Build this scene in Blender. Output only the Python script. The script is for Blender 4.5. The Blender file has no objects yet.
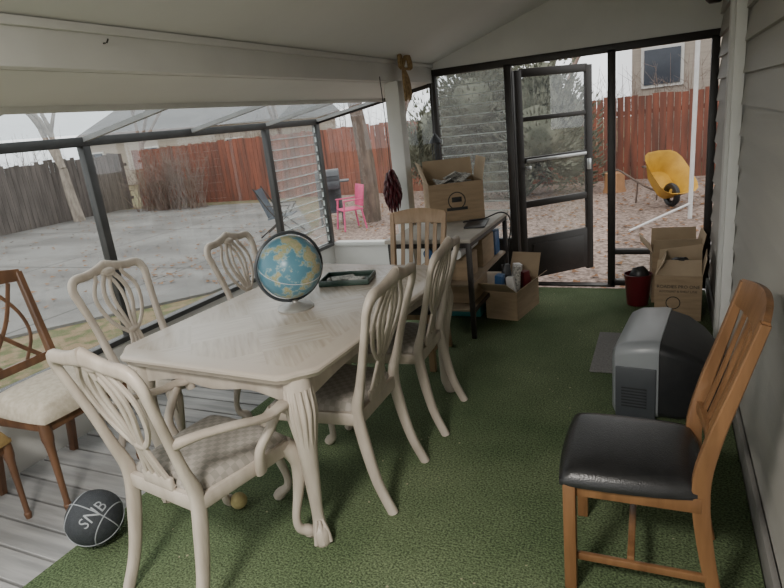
import bpy, bmesh, math, random
from mathutils import Vector, Matrix
random.seed(7)
C = bpy.context.scene.collection

# ------------------------------------------------------------------ materials
def nt(name):
    m = bpy.data.materials.new(name); m.use_nodes = True
    n = m.node_tree; b = n.nodes["Principled BSDF"]
    return m, n, b
def mat(name, col, rough=0.6, col2=None, scale=8.0, stretch=(1,1,1), bump=0.0, bscale=None, metal=0.0, detail=4.0, spec=0.5, lo=0.35, hi=0.65):
    m, n, b = nt(name)
    b.inputs["Roughness"].default_value = rough
    b.inputs["Metallic"].default_value = metal
    b.inputs["Specular IOR Level"].default_value = spec
    b.inputs["Base Color"].default_value = (*col, 1)
    tc = n.nodes.new("ShaderNodeTexCoord"); mp = n.nodes.new("ShaderNodeMapping")
    mp.inputs["Scale"].default_value = stretch
    n.links.new(tc.outputs["Object"], mp.inputs["Vector"])
    if col2 is None: col2 = tuple(min(1, c*0.86) for c in col)
    no = n.nodes.new("ShaderNodeTexNoise"); no.inputs["Scale"].default_value = scale; no.inputs["Detail"].default_value = detail
    n.links.new(mp.outputs[0], no.inputs["Vector"])
    r = n.nodes.new("ShaderNodeValToRGB")
    r.color_ramp.elements[0].color = (*col, 1); r.color_ramp.elements[1].color = (*col2, 1)
    r.color_ramp.elements[0].position = lo; r.color_ramp.elements[1].position = hi
    n.links.new(no.outputs["Fac"], r.inputs[0]); n.links.new(r.outputs[0], b.inputs["Base Color"])
    if bump > 0:
        n2 = n.nodes.new("ShaderNodeTexNoise"); n2.inputs["Scale"].default_value = bscale or scale*4; n2.inputs["Detail"].default_value = 3
        n.links.new(mp.outputs[0], n2.inputs["Vector"])
        bp = n.nodes.new("ShaderNodeBump"); bp.inputs["Strength"].default_value = bump; bp.inputs["Distance"].default_value = 0.01
        n.links.new(n2.outputs["Fac"], bp.inputs["Height"]); n.links.new(bp.outputs[0], b.inputs["Normal"])
    return m

def glass_mat(name, tint=(0.93,0.96,0.97), gloss=0.08, haze=0.0, hazecol=(0.8,0.85,0.88)):
    m = bpy.data.materials.new(name); m.use_nodes = True
    n = m.node_tree; n.nodes.clear()
    out = n.nodes.new("ShaderNodeOutputMaterial")
    t = n.nodes.new("ShaderNodeBsdfTransparent"); t.inputs[0].default_value = (*tint, 1)
    g = n.nodes.new("ShaderNodeBsdfGlossy"); g.inputs["Roughness"].default_value = 0.02
    mx = n.nodes.new("ShaderNodeMixShader"); mx.inputs[0].default_value = gloss
    n.links.new(t.outputs[0], mx.inputs[1]); n.links.new(g.outputs[0], mx.inputs[2])
    last = mx
    if haze > 0:
        d = n.nodes.new("ShaderNodeBsdfTranslucent"); d.inputs[0].default_value = (*hazecol, 1)
        d2 = n.nodes.new("ShaderNodeBsdfDiffuse"); d2.inputs[0].default_value = (*hazecol, 1)
        a = n.nodes.new("ShaderNodeMixShader"); a.inputs[0].default_value = 0.4
        n.links.new(d.outputs[0], a.inputs[1]); n.links.new(d2.outputs[0], a.inputs[2])
        m2 = n.nodes.new("ShaderNodeMixShader"); m2.inputs[0].default_value = haze
        n.links.new(mx.outputs[0], m2.inputs[1]); n.links.new(a.outputs[0], m2.inputs[2]); last = m2
    n.links.new(last.outputs[0], out.inputs[0])
    return m

def turf_mat():
    m, n, b = nt("artificial_turf")
    b.inputs["Roughness"].default_value = 0.95; b.inputs["Specular IOR Level"].default_value = 0.2
    tc = n.nodes.new("ShaderNodeTexCoord")
    def noise(s, d=3):
        x = n.nodes.new("ShaderNodeTexNoise"); x.inputs["Scale"].default_value = s; x.inputs["Detail"].default_value = d
        n.links.new(tc.outputs["Object"], x.inputs["Vector"]); return x
    a = noise(1.7, 6); f = noise(120, 4)
    r1 = n.nodes.new("ShaderNodeValToRGB"); r1.color_ramp.elements[0].position = 0.32; r1.color_ramp.elements[1].position = 0.70
    r1.color_ramp.elements[0].color = (0.086,0.128,0.062,1); r1.color_ramp.elements[1].color = (0.165,0.208,0.115,1)
    n.links.new(a.outputs["Fac"], r1.inputs[0])
    r2 = n.nodes.new("ShaderNodeValToRGB"); r2.color_ramp.elements[0].position = 0.36; r2.color_ramp.elements[1].position = 0.66
    r2.color_ramp.elements[0].color = (0.38,0.38,0.38,1); r2.color_ramp.elements[1].color = (1.35,1.35,1.3,1)
    n.links.new(f.outputs["Fac"], r2.inputs[0])
    mu = n.nodes.new("ShaderNodeMix"); mu.data_type = 'RGBA'; mu.blend_type = 'MULTIPLY'; mu.inputs[0].default_value = 1
    n.links.new(r1.outputs[0], mu.inputs[6]); n.links.new(r2.outputs[0], mu.inputs[7])
    vo = n.nodes.new("ShaderNodeTexVoronoi"); vo.inputs["Scale"].default_value = 13
    n.links.new(tc.outputs["Object"], vo.inputs["Vector"])
    lt = n.nodes.new("ShaderNodeMath"); lt.operation = 'LESS_THAN'; lt.inputs[1].default_value = 0.07
    n.links.new(vo.outputs["Distance"], lt.inputs[0])
    mk = n.nodes.new("ShaderNodeMath"); mk.operation = 'GREATER_THAN'; mk.inputs[1].default_value = 0.50
    n.links.new(a.outputs["Fac"], mk.inputs[0])
    mm = n.nodes.new("ShaderNodeMath"); mm.operation = 'MULTIPLY'
    n.links.new(lt.outputs[0], mm.inputs[0]); n.links.new(mk.outputs[0], mm.inputs[1])
    m3 = n.nodes.new("ShaderNodeMix"); m3.data_type = 'RGBA'
    n.links.new(mm.outputs[0], m3.inputs[0]); n.links.new(mu.outputs[2], m3.inputs[6]); m3.inputs[7].default_value = (0.36,0.34,0.22,1)
    n.links.new(m3.outputs[2], b.inputs["Base Color"])
    bp = n.nodes.new("ShaderNodeBump"); bp.inputs["Strength"].default_value = 0.7; bp.inputs["Distance"].default_value = 0.012
    n.links.new(f.outputs["Fac"], bp.inputs["Height"]); n.links.new(bp.outputs[0], b.inputs["Normal"])
    return m

def fabric_check():
    m, n, b = nt("checked_upholstery"); b.inputs["Roughness"].default_value = 0.9
    tc = n.nodes.new("ShaderNodeTexCoord")
    ck = n.nodes.new("ShaderNodeTexChecker"); ck.inputs["Scale"].default_value = 42
    ck.inputs["Color1"].default_value = (0.33,0.30,0.265,1); ck.inputs["Color2"].default_value = (0.26,0.24,0.21,1)
    sx = n.nodes.new("ShaderNodeVectorMath"); sx.operation = 'MULTIPLY'; sx.inputs[1].default_value = (1,1,0.001)
    n.links.new(tc.outputs["Object"], sx.inputs[0]); n.links.new(sx.outputs[0], ck.inputs["Vector"])
    n.links.new(ck.outputs["Color"], b.inputs["Base Color"])
    return m

def tabletop_mat():
    m, n, b = nt("whitewashed_parquet"); b.inputs["Roughness"].default_value = 0.27
    tc = n.nodes.new("ShaderNodeTexCoord")
    rot = n.nodes.new("ShaderNodeMapping"); rot.inputs["Rotation"].default_value = (0,0,math.radians(45))
    n.links.new(tc.outputs["Object"], rot.inputs[0])
    ck = n.nodes.new("ShaderNodeTexChecker"); ck.inputs["Scale"].default_value = 3.6
    fl = n.nodes.new("ShaderNodeVectorMath"); fl.operation='MULTIPLY'; fl.inputs[1].default_value=(1,1,0.001)
    n.links.new(rot.outputs[0], fl.inputs[0]); n.links.new(fl.outputs[0], ck.inputs["Vector"])
    def grain(st):
        mp = n.nodes.new("ShaderNodeMapping"); mp.inputs["Scale"].default_value = st
        n.links.new(rot.outputs[0], mp.inputs[0])
        x = n.nodes.new("ShaderNodeTexNoise"); x.inputs["Scale"].default_value = 1; x.inputs["Detail"].default_value = 5
        n.links.new(mp.outputs[0], x.inputs["Vector"]); return x
    g1 = grain((60,5,5)); g2 = grain((5,60,5))
    mx = n.nodes.new("ShaderNodeMix"); mx.data_type='FLOAT'
    n.links.new(ck.outputs["Fac"], mx.inputs[0]); n.links.new(g1.outputs["Fac"], mx.inputs[2]); n.links.new(g2.outputs["Fac"], mx.inputs[3])
    r = n.nodes.new("ShaderNodeValToRGB"); r.color_ramp.elements[0].position=0.3; r.color_ramp.elements[1].position=0.7
    r.color_ramp.elements[0].color=(0.39,0.335,0.28,1); r.color_ramp.elements[1].color=(0.54,0.48,0.415,1)
    n.links.new(mx.outputs[0], r.inputs[0])
    tone = n.nodes.new("ShaderNodeMix"); tone.data_type='RGBA'; tone.blend_type='MULTIPLY'; tone.inputs[7].default_value=(0.93,0.92,0.90,1)
    n.links.new(ck.outputs["Fac"], tone.inputs[0]); n.links.new(r.outputs[0], tone.inputs[6])
    sp = n.nodes.new("ShaderNodeSeparateXYZ"); n.links.new(tc.outputs["Object"], sp.inputs[0])
    def edge(sock, half):
        a = n.nodes.new("ShaderNodeMath"); a.operation='ABSOLUTE'; n.links.new(sock, a.inputs[0])
        s = n.nodes.new("ShaderNodeMath"); s.operation='SUBTRACT'; s.inputs[0].default_value=half; n.links.new(a.outputs[0], s.inputs[1]); return s
    e1 = edge(sp.outputs[0], 0.515); e2 = edge(sp.outputs[1], 0.78)
    mn = n.nodes.new("ShaderNodeMath"); mn.operation='MINIMUM'; n.links.new(e1.outputs[0], mn.inputs[0]); n.links.new(e2.outputs[0], mn.inputs[1])
    br = n.nodes.new("ShaderNodeValToRGB"); br.color_ramp.interpolation='CONSTANT'
    el = br.color_ramp.elements; el[0].position=0; el[0].color=(0.9,0.9,0.9,1); el[1].position=0.09; el[1].color=(0,0,0,1)
    e = el.new(0.083); e.color=(0.5,0.5,0.5,1)
    n.links.new(mn.outputs[0], br.inputs[0])
    fin = n.nodes.new("ShaderNodeMix"); fin.data_type='RGBA'; fin.inputs[7].default_value=(0.48,0.42,0.36,1)
    n.links.new(br.outputs[0], fin.inputs[0]); n.links.new(tone.outputs[2], fin.inputs[6])
    n.links.new(fin.outputs[2], b.inputs["Base Color"])
    return m

def globe_mat():
    m, n, b = nt("globe_map"); b.inputs["Roughness"].default_value = 0.3
    tc = n.nodes.new("ShaderNodeTexCoord")
    mp = n.nodes.new("ShaderNodeMapping"); mp.inputs["Location"].default_value = (0.37,0.11,0.0); n.links.new(tc.outputs["Object"], mp.inputs[0])
    x = n.nodes.new("ShaderNodeTexNoise"); x.inputs["Scale"].default_value = 8.5; x.inputs["Detail"].default_value = 7; x.inputs["Roughness"].default_value=0.62
    n.links.new(mp.outputs[0], x.inputs["Vector"])
    r = n.nodes.new("ShaderNodeValToRGB"); el = r.color_ramp.elements
    el[0].position=0.0; el[0].color=(0.06,0.16,0.24,1); el[1].position=0.565; el[1].color=(0.30,0.33,0.17,1)
    e=el.new(0.52); e.color=(0.10,0.25,0.33,1); e=el.new(0.555); e.color=(0.36,0.46,0.45,1); e=el.new(0.61); e.color=(0.46,0.40,0.26,1); e=el.new(0.68); e.color=(0.28,0.35,0.19,1)
    n.links.new(x.outputs["Fac"], r.inputs[0]); n.links.new(r.outputs[0], b.inputs["Base Color"])
    return m

def driveway_mat():
    m, n, b = nt("driveway_concrete"); b.inputs["Roughness"].default_value = 0.8
    tc = n.nodes.new("ShaderNodeTexCoord")
    def noise(s, d, st=(1,1,1)):
        mp = n.nodes.new("ShaderNodeMapping"); mp.inputs["Scale"].default_value = st; n.links.new(tc.outputs["Object"], mp.inputs[0])
        x = n.nodes.new("ShaderNodeTexNoise"); x.inputs["Scale"].default_value = s; x.inputs["Detail"].default_value = d
        n.links.new(mp.outputs[0], x.inputs["Vector"]); return x
    a = noise(0.5, 5, (1,2.2,1)); c = noise(4, 8)
    r = n.nodes.new("ShaderNodeValToRGB"); r.color_ramp.elements[0].position=0.38; r.color_ramp.elements[1].position=0.62
    r.color_ramp.elements[0].color=(0.20,0.197,0.19,1); r.color_ramp.elements[1].color=(0.125,0.12,0.115,1)
    n.links.new(a.outputs["Fac"], r.inputs[0])
    r2 = n.nodes.new("ShaderNodeValToRGB"); r2.color_ramp.elements[0].position=0.60; r2.color_ramp.elements[1].position=0.75
    r2.color_ramp.elements[0].color=(0,0,0,1); r2.color_ramp.elements[1].color=(0.5,0.5,0.5,1)
    n.links.new(c.outputs["Fac"], r2.inputs[0])
    mx = n.nodes.new("ShaderNodeMix"); mx.data_type='RGBA'; mx.inputs[7].default_value=(0.13,0.10,0.08,1)
    n.links.new(r2.outputs[0], mx.inputs[0]); n.links.new(r.outputs[0], mx.inputs[6])
    sp = n.nodes.new("ShaderNodeSeparateXYZ"); n.links.new(tc.outputs["Object"], sp.inputs[0])
    acc = None
    for i in (0,1):
        md = n.nodes.new("ShaderNodeMath"); md.operation='PINGPONG'; md.inputs[1].default_value=1.6; n.links.new(sp.outputs[i], md.inputs[0])
        l = n.nodes.new("ShaderNodeMath"); l.operation='LESS_THAN'; l.inputs[1].default_value=0.025; n.links.new(md.outputs[0], l.inputs[0])
        if acc is None: acc = l
        else:
            q = n.nodes.new("ShaderNodeMath"); q.operation='MAXIMUM'; n.links.new(acc.outputs[0], q.inputs[0]); n.links.new(l.outputs[0], q.inputs[1]); acc = q
    m2 = n.nodes.new("ShaderNodeMix"); m2.data_type='RGBA'; m2.inputs[7].default_value=(0.085,0.08,0.075,1)
    n.links.new(acc.outputs[0], m2.inputs[0]); n.links.new(mx.outputs[2], m2.inputs[6]); n.links.new(m2.outputs[2], b.inputs["Base Color"])
    return m

WHITEWASH = mat("whitewashed_wood", (0.51,0.45,0.385), 0.42, (0.39,0.335,0.28), 14, (1,1,0.25), 0.12, 60)
FABRIC = fabric_check()
TOP = tabletop_mat()
OAK = mat("golden_oak", (0.23,0.115,0.05), 0.4, (0.15,0.072,0.03), 22, (1,1,0.12), 0.1, 80)
OAKL = mat("light_oak", (0.34,0.225,0.135), 0.45, (0.25,0.165,0.09), 22, (1,1,0.12), 0.1, 80)
BROWNW = mat("walnut_wood", (0.17,0.085,0.045), 0.4, (0.10,0.05,0.028), 20, (1,1,0.15))
LEATHER = mat("black_vinyl", (0.012,0.012,0.013), 0.28, (0.018,0.018,0.019), 30, (1,1,1), 0.15, 200)
CREAM = mat("cream_brocade", (0.50,0.445,0.36), 0.85, (0.40,0.35,0.275), 40, (1,1,1), 0.2, 90)
GOLD = mat("gold_brocade", (0.30,0.205,0.08), 0.8, (0.22,0.145,0.055), 40)
TURF = turf_mat()
DECK = mat("painted_deck", (0.36,0.355,0.35), 0.6, (0.22,0.22,0.22), 6, (0.3,3,1), 0.15, 30)
WHITE = mat("painted_white", (0.66,0.655,0.63), 0.55, (0.61,0.605,0.58), 3)
CEIL = mat("ceiling_white", (0.70,0.695,0.67), 0.6, (0.66,0.655,0.63), 1.5)
SIDING = mat("siding_paint", (0.36,0.345,0.315), 0.55, (0.32,0.305,0.28), 3, (1,0.3,3), 0.1, 60)
DARKF = mat("dark_bronze_frame", (0.022,0.017,0.015), 0.45, (0.016,0.013,0.011), 10)
GREYF = mat("grey_aluminium_frame", (0.05,0.05,0.05), 0.4, (0.038,0.038,0.038), 10)
ALU = mat("aluminium", (0.6,0.61,0.62), 0.3, (0.5,0.51,0.52), 10, metal=0.8)
GLASS = glass_mat("window_glass", (0.93,0.95,0.95), 0.05)
GLASSR = glass_mat("roof_glass", (0.88,0.91,0.92), 0.08, 0.12, (0.75,0.8,0.84))
LOUV = glass_mat("louver_glass", (0.90,0.92,0.92), 0.06, 0.10, (0.78,0.81,0.82))
DOORG = glass_mat("door_glass", (0.90,0.91,0.91), 0.05, 0.03)
SCREEN = glass_mat("insect_screen", (0.85,0.85,0.85), 0.0)
CARD = mat("cardboard", (0.34,0.245,0.155), 0.85, (0.275,0.20,0.125), 6, (1,1,6))
CARDD = mat("cardboard_inside", (0.42,0.32,0.215), 0.85, (0.35,0.27,0.18), 6)
PAPER = mat("newspaper", (0.50,0.49,0.46), 0.9, (0.22,0.22,0.21), 60, lo=0.45, hi=0.6)
INK = mat("black_print", (0.03,0.03,0.03), 0.8)
BLACKP = mat("black_plastic", (0.014,0.015,0.017), 0.4, (0.02,0.02,0.022), 20)
SILVER = mat("silver_plastic", (0.24,0.255,0.27), 0.35, (0.21,0.225,0.24), 4)
DGREY = mat("dark_grey_plastic", (0.055,0.06,0.068), 0.4, (0.047,0.052,0.06), 4)
RED = mat("maroon_plastic", (0.12,0.012,0.018), 0.4)
CHILI = mat("dried_chili", (0.085,0.008,0.014), 0.35, (0.035,0.005,0.01), 30)
STRAW = mat("raffia", (0.36,0.25,0.12), 0.9, (0.22,0.14,0.06), 40)
RUBBER = mat("charcoal_rubber", (0.034,0.039,0.046), 0.6, (0.026,0.030,0.036), 60, bump=0.5, bscale=350)
RUBBERL = mat("grey_rubber", (0.30,0.32,0.34), 0.6)
YBALL = mat("yellow_felt", (0.42,0.35,0.17), 0.95, (0.33,0.27,0.12), 40)
GLOBE = globe_mat()
STEEL = mat("brushed_pewter", (0.42,0.41,0.39), 0.4, (0.34,0.33,0.31), 20, metal=0.3)
TRAYG = mat("green_tray", (0.025,0.055,0.04), 0.35)
BLUE = mat("blue_plastic", (0.03,0.10,0.25), 0.4)
TEAL = mat("teal_plastic", (0.05,0.22,0.22), 0.4)
WHITEP = mat("white_plastic", (0.7,0.7,0.7), 0.4)
MATG = mat("grey_doormat", (0.19,0.185,0.18), 0.95, (0.12,0.118,0.115), 90, bump=0.6, bscale=200)
CONC = driveway_mat()
GRASS = mat("winter_lawn", (0.10,0.11,0.045), 0.95, (0.22,0.16,0.095), 7, bump=0.6, bscale=50, detail=10, lo=0.42, hi=0.58)
GRAVEL = mat("pink_gravel", (0.32,0.245,0.21), 0.95, (0.15,0.11,0.09), 20, bump=0.8, bscale=45, detail=10, lo=0.42, hi=0.58)
GRAVELG = mat("grey_gravel", (0.34,0.335,0.33), 0.95, (0.12,0.12,0.12), 26, bump=0.8, bscale=60, detail=8, lo=0.42, hi=0.58)
FENCER = mat("red_cedar_fence", (0.26,0.088,0.055), 0.85, (0.13,0.057,0.042), 2.5, (3,3,0.35), detail=6)
FENCEG = mat("weathered_fence", (0.17,0.145,0.135), 0.9, (0.09,0.078,0.072), 3.0, (3,3,0.35), detail=6)
BARK = mat("tree_bark", (0.17,0.125,0.10), 0.9, (0.09,0.068,0.055), 12, (1,1,0.3), 0.6, 30)
BARKL = mat("pale_bark", (0.38,0.33,0.28), 0.9, (0.22,0.185,0.155), 12, (1,1,0.3), 0.5, 30)
TWIG = mat("winter_twigs", (0.17,0.12,0.10), 0.95, (0.27,0.21,0.18), 5)
JUN = mat("juniper_foliage", (0.075,0.083,0.058), 0.9, (0.18,0.185,0.14), 3.5, detail=8)
YEL = mat("yellow_paint", (0.58,0.33,0.03), 0.45, (0.46,0.25,0.02), 8)
PINK = mat("pink_plastic", (0.58,0.08,0.20), 0.45)
HOUSE = mat("tan_house_siding", (0.40,0.35,0.30), 0.8, (0.34,0.30,0.255), 2, (0.2,0.2,12))
ROOF = mat("grey_shingles", (0.16,0.15,0.15), 0.9, (0.10,0.10,0.10), 8)
GALV = mat("galvanised_steel", (0.34,0.36,0.38), 0.4, (0.26,0.28,0.30), 9, metal=0.6)
WINB = mat("dark_window", (0.05,0.06,0.08), 0.1)
SLING = mat("blue_grey_sling", (0.07,0.09,0.115), 0.8)

# ------------------------------------------------------------------ mesh builder
def catmull(P, sub):
    P = [list(map(float, p)) for p in P]
    if len(P) < 3 or sub <= 1: return P
    out = []
    Q = [[2*a-b for a, b in zip(P[0], P[1])]] + P + [[2*a-b for a, b in zip(P[-1], P[-2])]]
    for i in range(1, len(Q)-2):
        p0, p1, p2, p3 = Q[i-1], Q[i], Q[i+1], Q[i+2]
        for k in range(sub):
            t = k/sub
            out.append([0.5*((2*b)+(-a+c)*t+(2*a-5*b+4*c-d)*t*t+(-a+3*b-3*c+d)*t**3) for a, b, c, d in zip(p0, p1, p2, p3)])
    out.append(P[-1]); return out

class B:
    def __init__(s): s.v = []; s.f = []
    def add(s, vs, fs):
        o = len(s.v); s.v += [tuple(v) for v in vs]; s.f += [tuple(i+o for i in f) for f in fs]; return s
    def box(s, c, size, rot=None, bevel=0.0, seg=2):
        bm = bmesh.new(); bmesh.ops.create_cube(bm, size=1)
        bmesh.ops.scale(bm, vec=size, verts=bm.verts)
        if bevel > 0: bmesh.ops.bevel(bm, geom=bm.edges[:], offset=bevel, segments=seg, affect='EDGES', profile=0.5)
        M = Matrix.Translation(c)
        if rot: M = M @ (Matrix.Rotation(rot[2],4,'Z') @ Matrix.Rotation(rot[1],4,'Y') @ Matrix.Rotation(rot[0],4,'X'))
        bm.verts.index_update()
        s.add([M @ v.co for v in bm.verts], [[v.index for v in f.verts] for f in bm.faces]); bm.free(); return s
    def sweep(s, pts, ref=(1,0,0), n=10, sub=4, sq=0.0, closed=False):
        pts = [tuple(p) if len(p) == 5 else (p[0],p[1],p[2],p[3],p[3]) for p in pts]
        P = catmull(pts, sub); R = Vector(ref); vs = []; fs = []; m = len(P)
        for i, p in enumerate(P):
            a = Vector(P[max(i-1,0)][:3]); b = Vector(P[min(i+1,m-1)][:3]); T = (b-a)
            if T.length < 1e-9: T = Vector((0,0,1))
            T.normalize(); U = R - T*R.dot(T)
            if U.length < 1e-3: U = T.orthogonal()
            U.normalize(); W = T.cross(U); c = Vector(p[:3])
            for k in range(n):
                t = 2*math.pi*(k+0.5)/n; cx, cy = math.cos(t), math.sin(t)
                if sq > 0:
                    e = 1-sq; cx = math.copysign(abs(cx)**e, cx); cy = math.copysign(abs(cy)**e, cy)
                vs.append(c + U*(cx*p[3]) + W*(cy*p[4]))
        for i in range(m-1):
            for k in range(n):
                a = i*n+k; b = i*n+(k+1)%n
                fs.append((a, b, b+n, a+n))
        fs.append(tuple(reversed(range(n)))); fs.append(tuple(range((m-1)*n, m*n)))
        return s.add(vs, fs)
    def lathe(s, prof, c=(0,0,0), n=28, M=None):
        vs = []; fs = []; m = len(prof)
        for r, z in prof:
            for k in range(n):
                t = 2*math.pi*k/n; vs.append(Vector((r*math.cos(t), r*math.sin(t), z)))
        for i in range(m-1):
            for k in range(n):
                a = i*n+k; b = i*n+(k+1)%n; fs.append((a,b,b+n,a+n))
        fs.append(tuple(reversed(range(n)))); fs.append(tuple(range((m-1)*n, m*n)))
        if M: vs = [M @ v for v in vs]
        return s.add([v+Vector(c) for v in vs], fs)
    def sphere(s, c, r, sc=(1,1,1), n=24, m=14, M=None):
        prof = [(max(1e-4, r*math.sin(math.pi*i/m)), -r*math.cos(math.pi*i/m)) for i in range(m+1)]
        vs = []; fs = []
        for rr, z in prof:
            for k in range(n):
                t = 2*math.pi*k/n; vs.append(Vector((rr*math.cos(t)*sc[0], rr*math.sin(t)*sc[1], z*sc[2])))
        for i in range(m):
            for k in range(n):
                a = i*n+k; b = i*n+(k+1)%n; fs.append((a,b,b+n,a+n))
        if M: vs = [M @ v for v in vs]
        return s.add([v+Vector(c) for v in vs], fs)
    def torus(s, c, R, r, M=None, n=40, m=8, sc=(1,1)):
        vs = []; fs = []
        for i in range(n):
            t = 2*math.pi*i/n
            for k in range(m):
                u = 2*math.pi*k/m
                v = Vector(((R+r*math.cos(u)*sc[0])*math.cos(t), (R+r*math.cos(u)*sc[0])*math.sin(t), r*math.sin(u)*sc[1]))
                vs.append(v)
        for i in range(n):
            for k in range(m):
                a = i*m+k; b = i*m+(k+1)%m; c2 = ((i+1)%n)*m+(k+1)%m; d = ((i+1)%n)*m+k
                fs.append((a,d,c2,b))
        if M: vs = [M @ v for v in vs]
        return s.add([v+Vector(c) for v in vs], fs)
    def prism(s, poly, z0, z1):
        n = len(poly)
        vs = [(x,y,z0) for x,y in poly] + [(x,y,z1) for x,y in poly]
        fs = [tuple(reversed(range(n))), tuple(range(n,2*n))] + [(i,(i+1)%n,(i+1)%n+n,i+n) for i in range(n)]
        return s.add(vs, fs)
    def pad(s, wr, wf, y0, y1, z0, z1, N=20, e=5, skirt=0.02):
        vs = []; fs = []
        for j in range(N+1):
            v = -1+2*j/N
            for i in range(N+1):
                u = -1+2*i/N
                k = math.sqrt(max(0, 1-0.12*u*u*v*v*1.0))
                w = (wr + (wf-wr)*(v+1)/2)/2
                x = u*w*k; y = (y0+y1)/2 + v*(y1-y0)/2*k
                h = (max(0,1-abs(u)**e)*max(0,1-abs(v)**e))**0.4
                h = h*(0.8+0.2*(1-u*u)*(1-v*v))
                vs.append((x,y,z0+skirt+(z1-z0-skirt)*h))
        for j in range(N):
            for i in range(N):
                a = j*(N+1)+i; fs.append((a,a+1,a+N+2,a+N+1))
        ring = [i for i in range(N+1)] + [j*(N+1)+N for j in range(1,N+1)] + [N*(N+1)+i for i in range(N-1,-1,-1)] + [j*(N+1) for j in range(N-1,0,-1)]
        o = len(vs)
        for i in ring: vs.append((vs[i][0], vs[i][1], z0))
        L = len(ring)
        for k in range(L): fs.append((ring[k], o+k, o+(k+1)%L, ring[(k+1)%L]))
        fs.append(tuple(o+k for k in range(L)))
        return s.add(vs, fs)
    def mesh(s, name, mt, ang=40):
        me = bpy.data.meshes.new(name); me.from_pydata(s.v, [], s.f)
        bm = bmesh.new(); bm.from_mesh(me)
        bmesh.ops.recalc_face_normals(bm, faces=bm.faces)
        for f in bm.faces: f.smooth = True
        lim = math.radians(ang)
        for e in bm.edges:
            if len(e.link_faces) == 2:
                try: e.smooth = e.calc_face_angle() < lim
                except Exception: e.smooth = True
            else: e.smooth = False
        bm.to_mesh(me); bm.free()
        me.materials.append(mt); return me
    def obj(s, name, mt, parent=None, loc=(0,0,0), rot=(0,0,0), ang=40):
        o = bpy.data.objects.new(name, s.mesh(name, mt, ang)); C.objects.link(o)
        o.location = loc; o.rotation_euler = rot
        if parent: o.parent = parent
        return o

def empty(name, loc=(0,0,0), rotz=0, rot=None, scale=1):
    e = bpy.data.objects.new(name, None); C.objects.link(e); e.empty_display_size = 0.1
    e.location = loc; e.rotation_euler = rot or (0,0,rotz); e.scale = (scale,)*3 if not isinstance(scale, tuple) else scale
    return e
def inst(name, parts, loc, rotz=0, scale=1):
    e = empty(name, loc, rotz, scale=scale)
    for pn, me in parts:
        o = bpy.data.objects.new(pn, me); C.objects.link(o); o.parent = e
    return e

# ------------------------------------------------------------------ room shell
XL, XR, YB, YS = -3.15, 0.365, 5.25, -1.6
XB = -1.9   # beam
def simple(name, mt, *boxes, bevel=0.0):
    b = B()
    for c, sz in boxes: b.box(c, sz, bevel=bevel)
    return b.obj(name, mt)

simple("floor", DECK, (((XL+XR)/2, (YB+YS)/2, -0.10), (XR-XL, YB-YS, 0.12)))
b = B(); y = YS
while y < YB-0.01:
    w = min(0.14, YB-y)
    b.box(((XL+0.04-2.15)/2, y+w/2, -0.023), (-2.15-XL-0.04, w-0.012, 0.026), bevel=0.003, seg=1); y += 0.14
b.obj("deck_boards", DECK)
b = B(); b.box(((-2.235+XR-0.03)/2, (YB-0.06+YS)/2, -0.0045), (XR-0.03+2.235, YB-0.06-YS, 0.009), bevel=0.003)
b.obj("artificial_turf_rug", TURF)

# east wall: lap siding
b = B(); z = -0.02; lap = 0.15
b.box((XR+0.07, (YB+YS)/2, 1.45), (0.1, YB-YS, 3.0))
while z < 2.9:
    vs = []
    for yy in (YS, YB): vs += [(XR+0.025, yy, z), (XR-0.012, yy, z), (XR+0.010, yy, z+lap), (XR+0.025, yy, z+lap)]
    b.add(vs, [(0,1,2,3),(7,6,5,4),(0,4,5,1),(1,5,6,2),(2,6,7,3),(3,7,4,0)]); z += lap
b.obj("wall_east", SIDING)
simple("trim_1", WHITE, ((XR-0.025, 3.98, 1.4), (0.045, 0.12, 2.7)), bevel=0.004)
simple("trim_2", WHITE, ((XR-0.03, 3.60, 1.4), (0.05, 0.05, 2.7)), bevel=0.004)
simple("baseboard_east", mat("baseboard_paint", (0.22,0.21,0.195), 0.7), ((XR-0.018, 2.0, 0.05), (0.02, 6.4, 0.10)), bevel=0.003)

# ceilings
def slab(name, pts, th, mt):
    a = [Vector(p) for p in pts]; n = (a[1]-a[0]).cross(a[3]-a[0]).normalized()
    if n.z < 0: n = -n
    b = B(); b.add(a+[p+n*th for p in a], [(0,1,2,3),(7,6,5,4),(0,4,5,1),(1,5,6,2),(2,6,7,3),(3,7,4,0)])
    return b.obj(name, mt)
ZC0, ZC1 = 2.03, 2.80
slab("ceiling", [(XB,YS,ZC0),(XR+0.05,YS,ZC1),(XR+0.05,YB+0.05,ZC1),(XB,YB+0.05,ZC0)], 0.08, CEIL)
b = B(); b.box((XB-0.03, (YS+YB)/2, 1.955), (0.07, YB-YS, 0.16), bevel=0.006)
b.box((XB+0.012, (YS+YB)/2, 2.015), (0.02, YB-YS, 0.03), bevel=0.003)
b.obj("ceiling_beam", WHITE)
zr = lambda x: 1.67 + (x-XL)*0.168
slab("ceiling_lean_to", [(XL+0.75,YS,zr(XL+0.75)),(XB-0.05,YS,zr(XB-0.05)),(XB-0.05,YB,zr(XB-0.05)),(XL+0.75,YB,zr(XL+0.75))], 0.05, CEIL)
simple("trim_3", WHITE, ((XL+0.75, (YS+YB)/2, zr(XL+0.75)-0.0), (0.03, YB-YS, 0.05)), bevel=0.003)
slab("window_roof", [(XL,YS,zr(XL)+0.03),(XL+0.75,YS,zr(XL+0.75)+0.03),(XL+0.75,YB,zr(XL+0.75)+0.03),(XL,YB,zr(XL)+0.03)], 0.006, GLASSR)
MY = [4.37, 2.54, 0.71, -1.12]
b = B()
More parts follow.
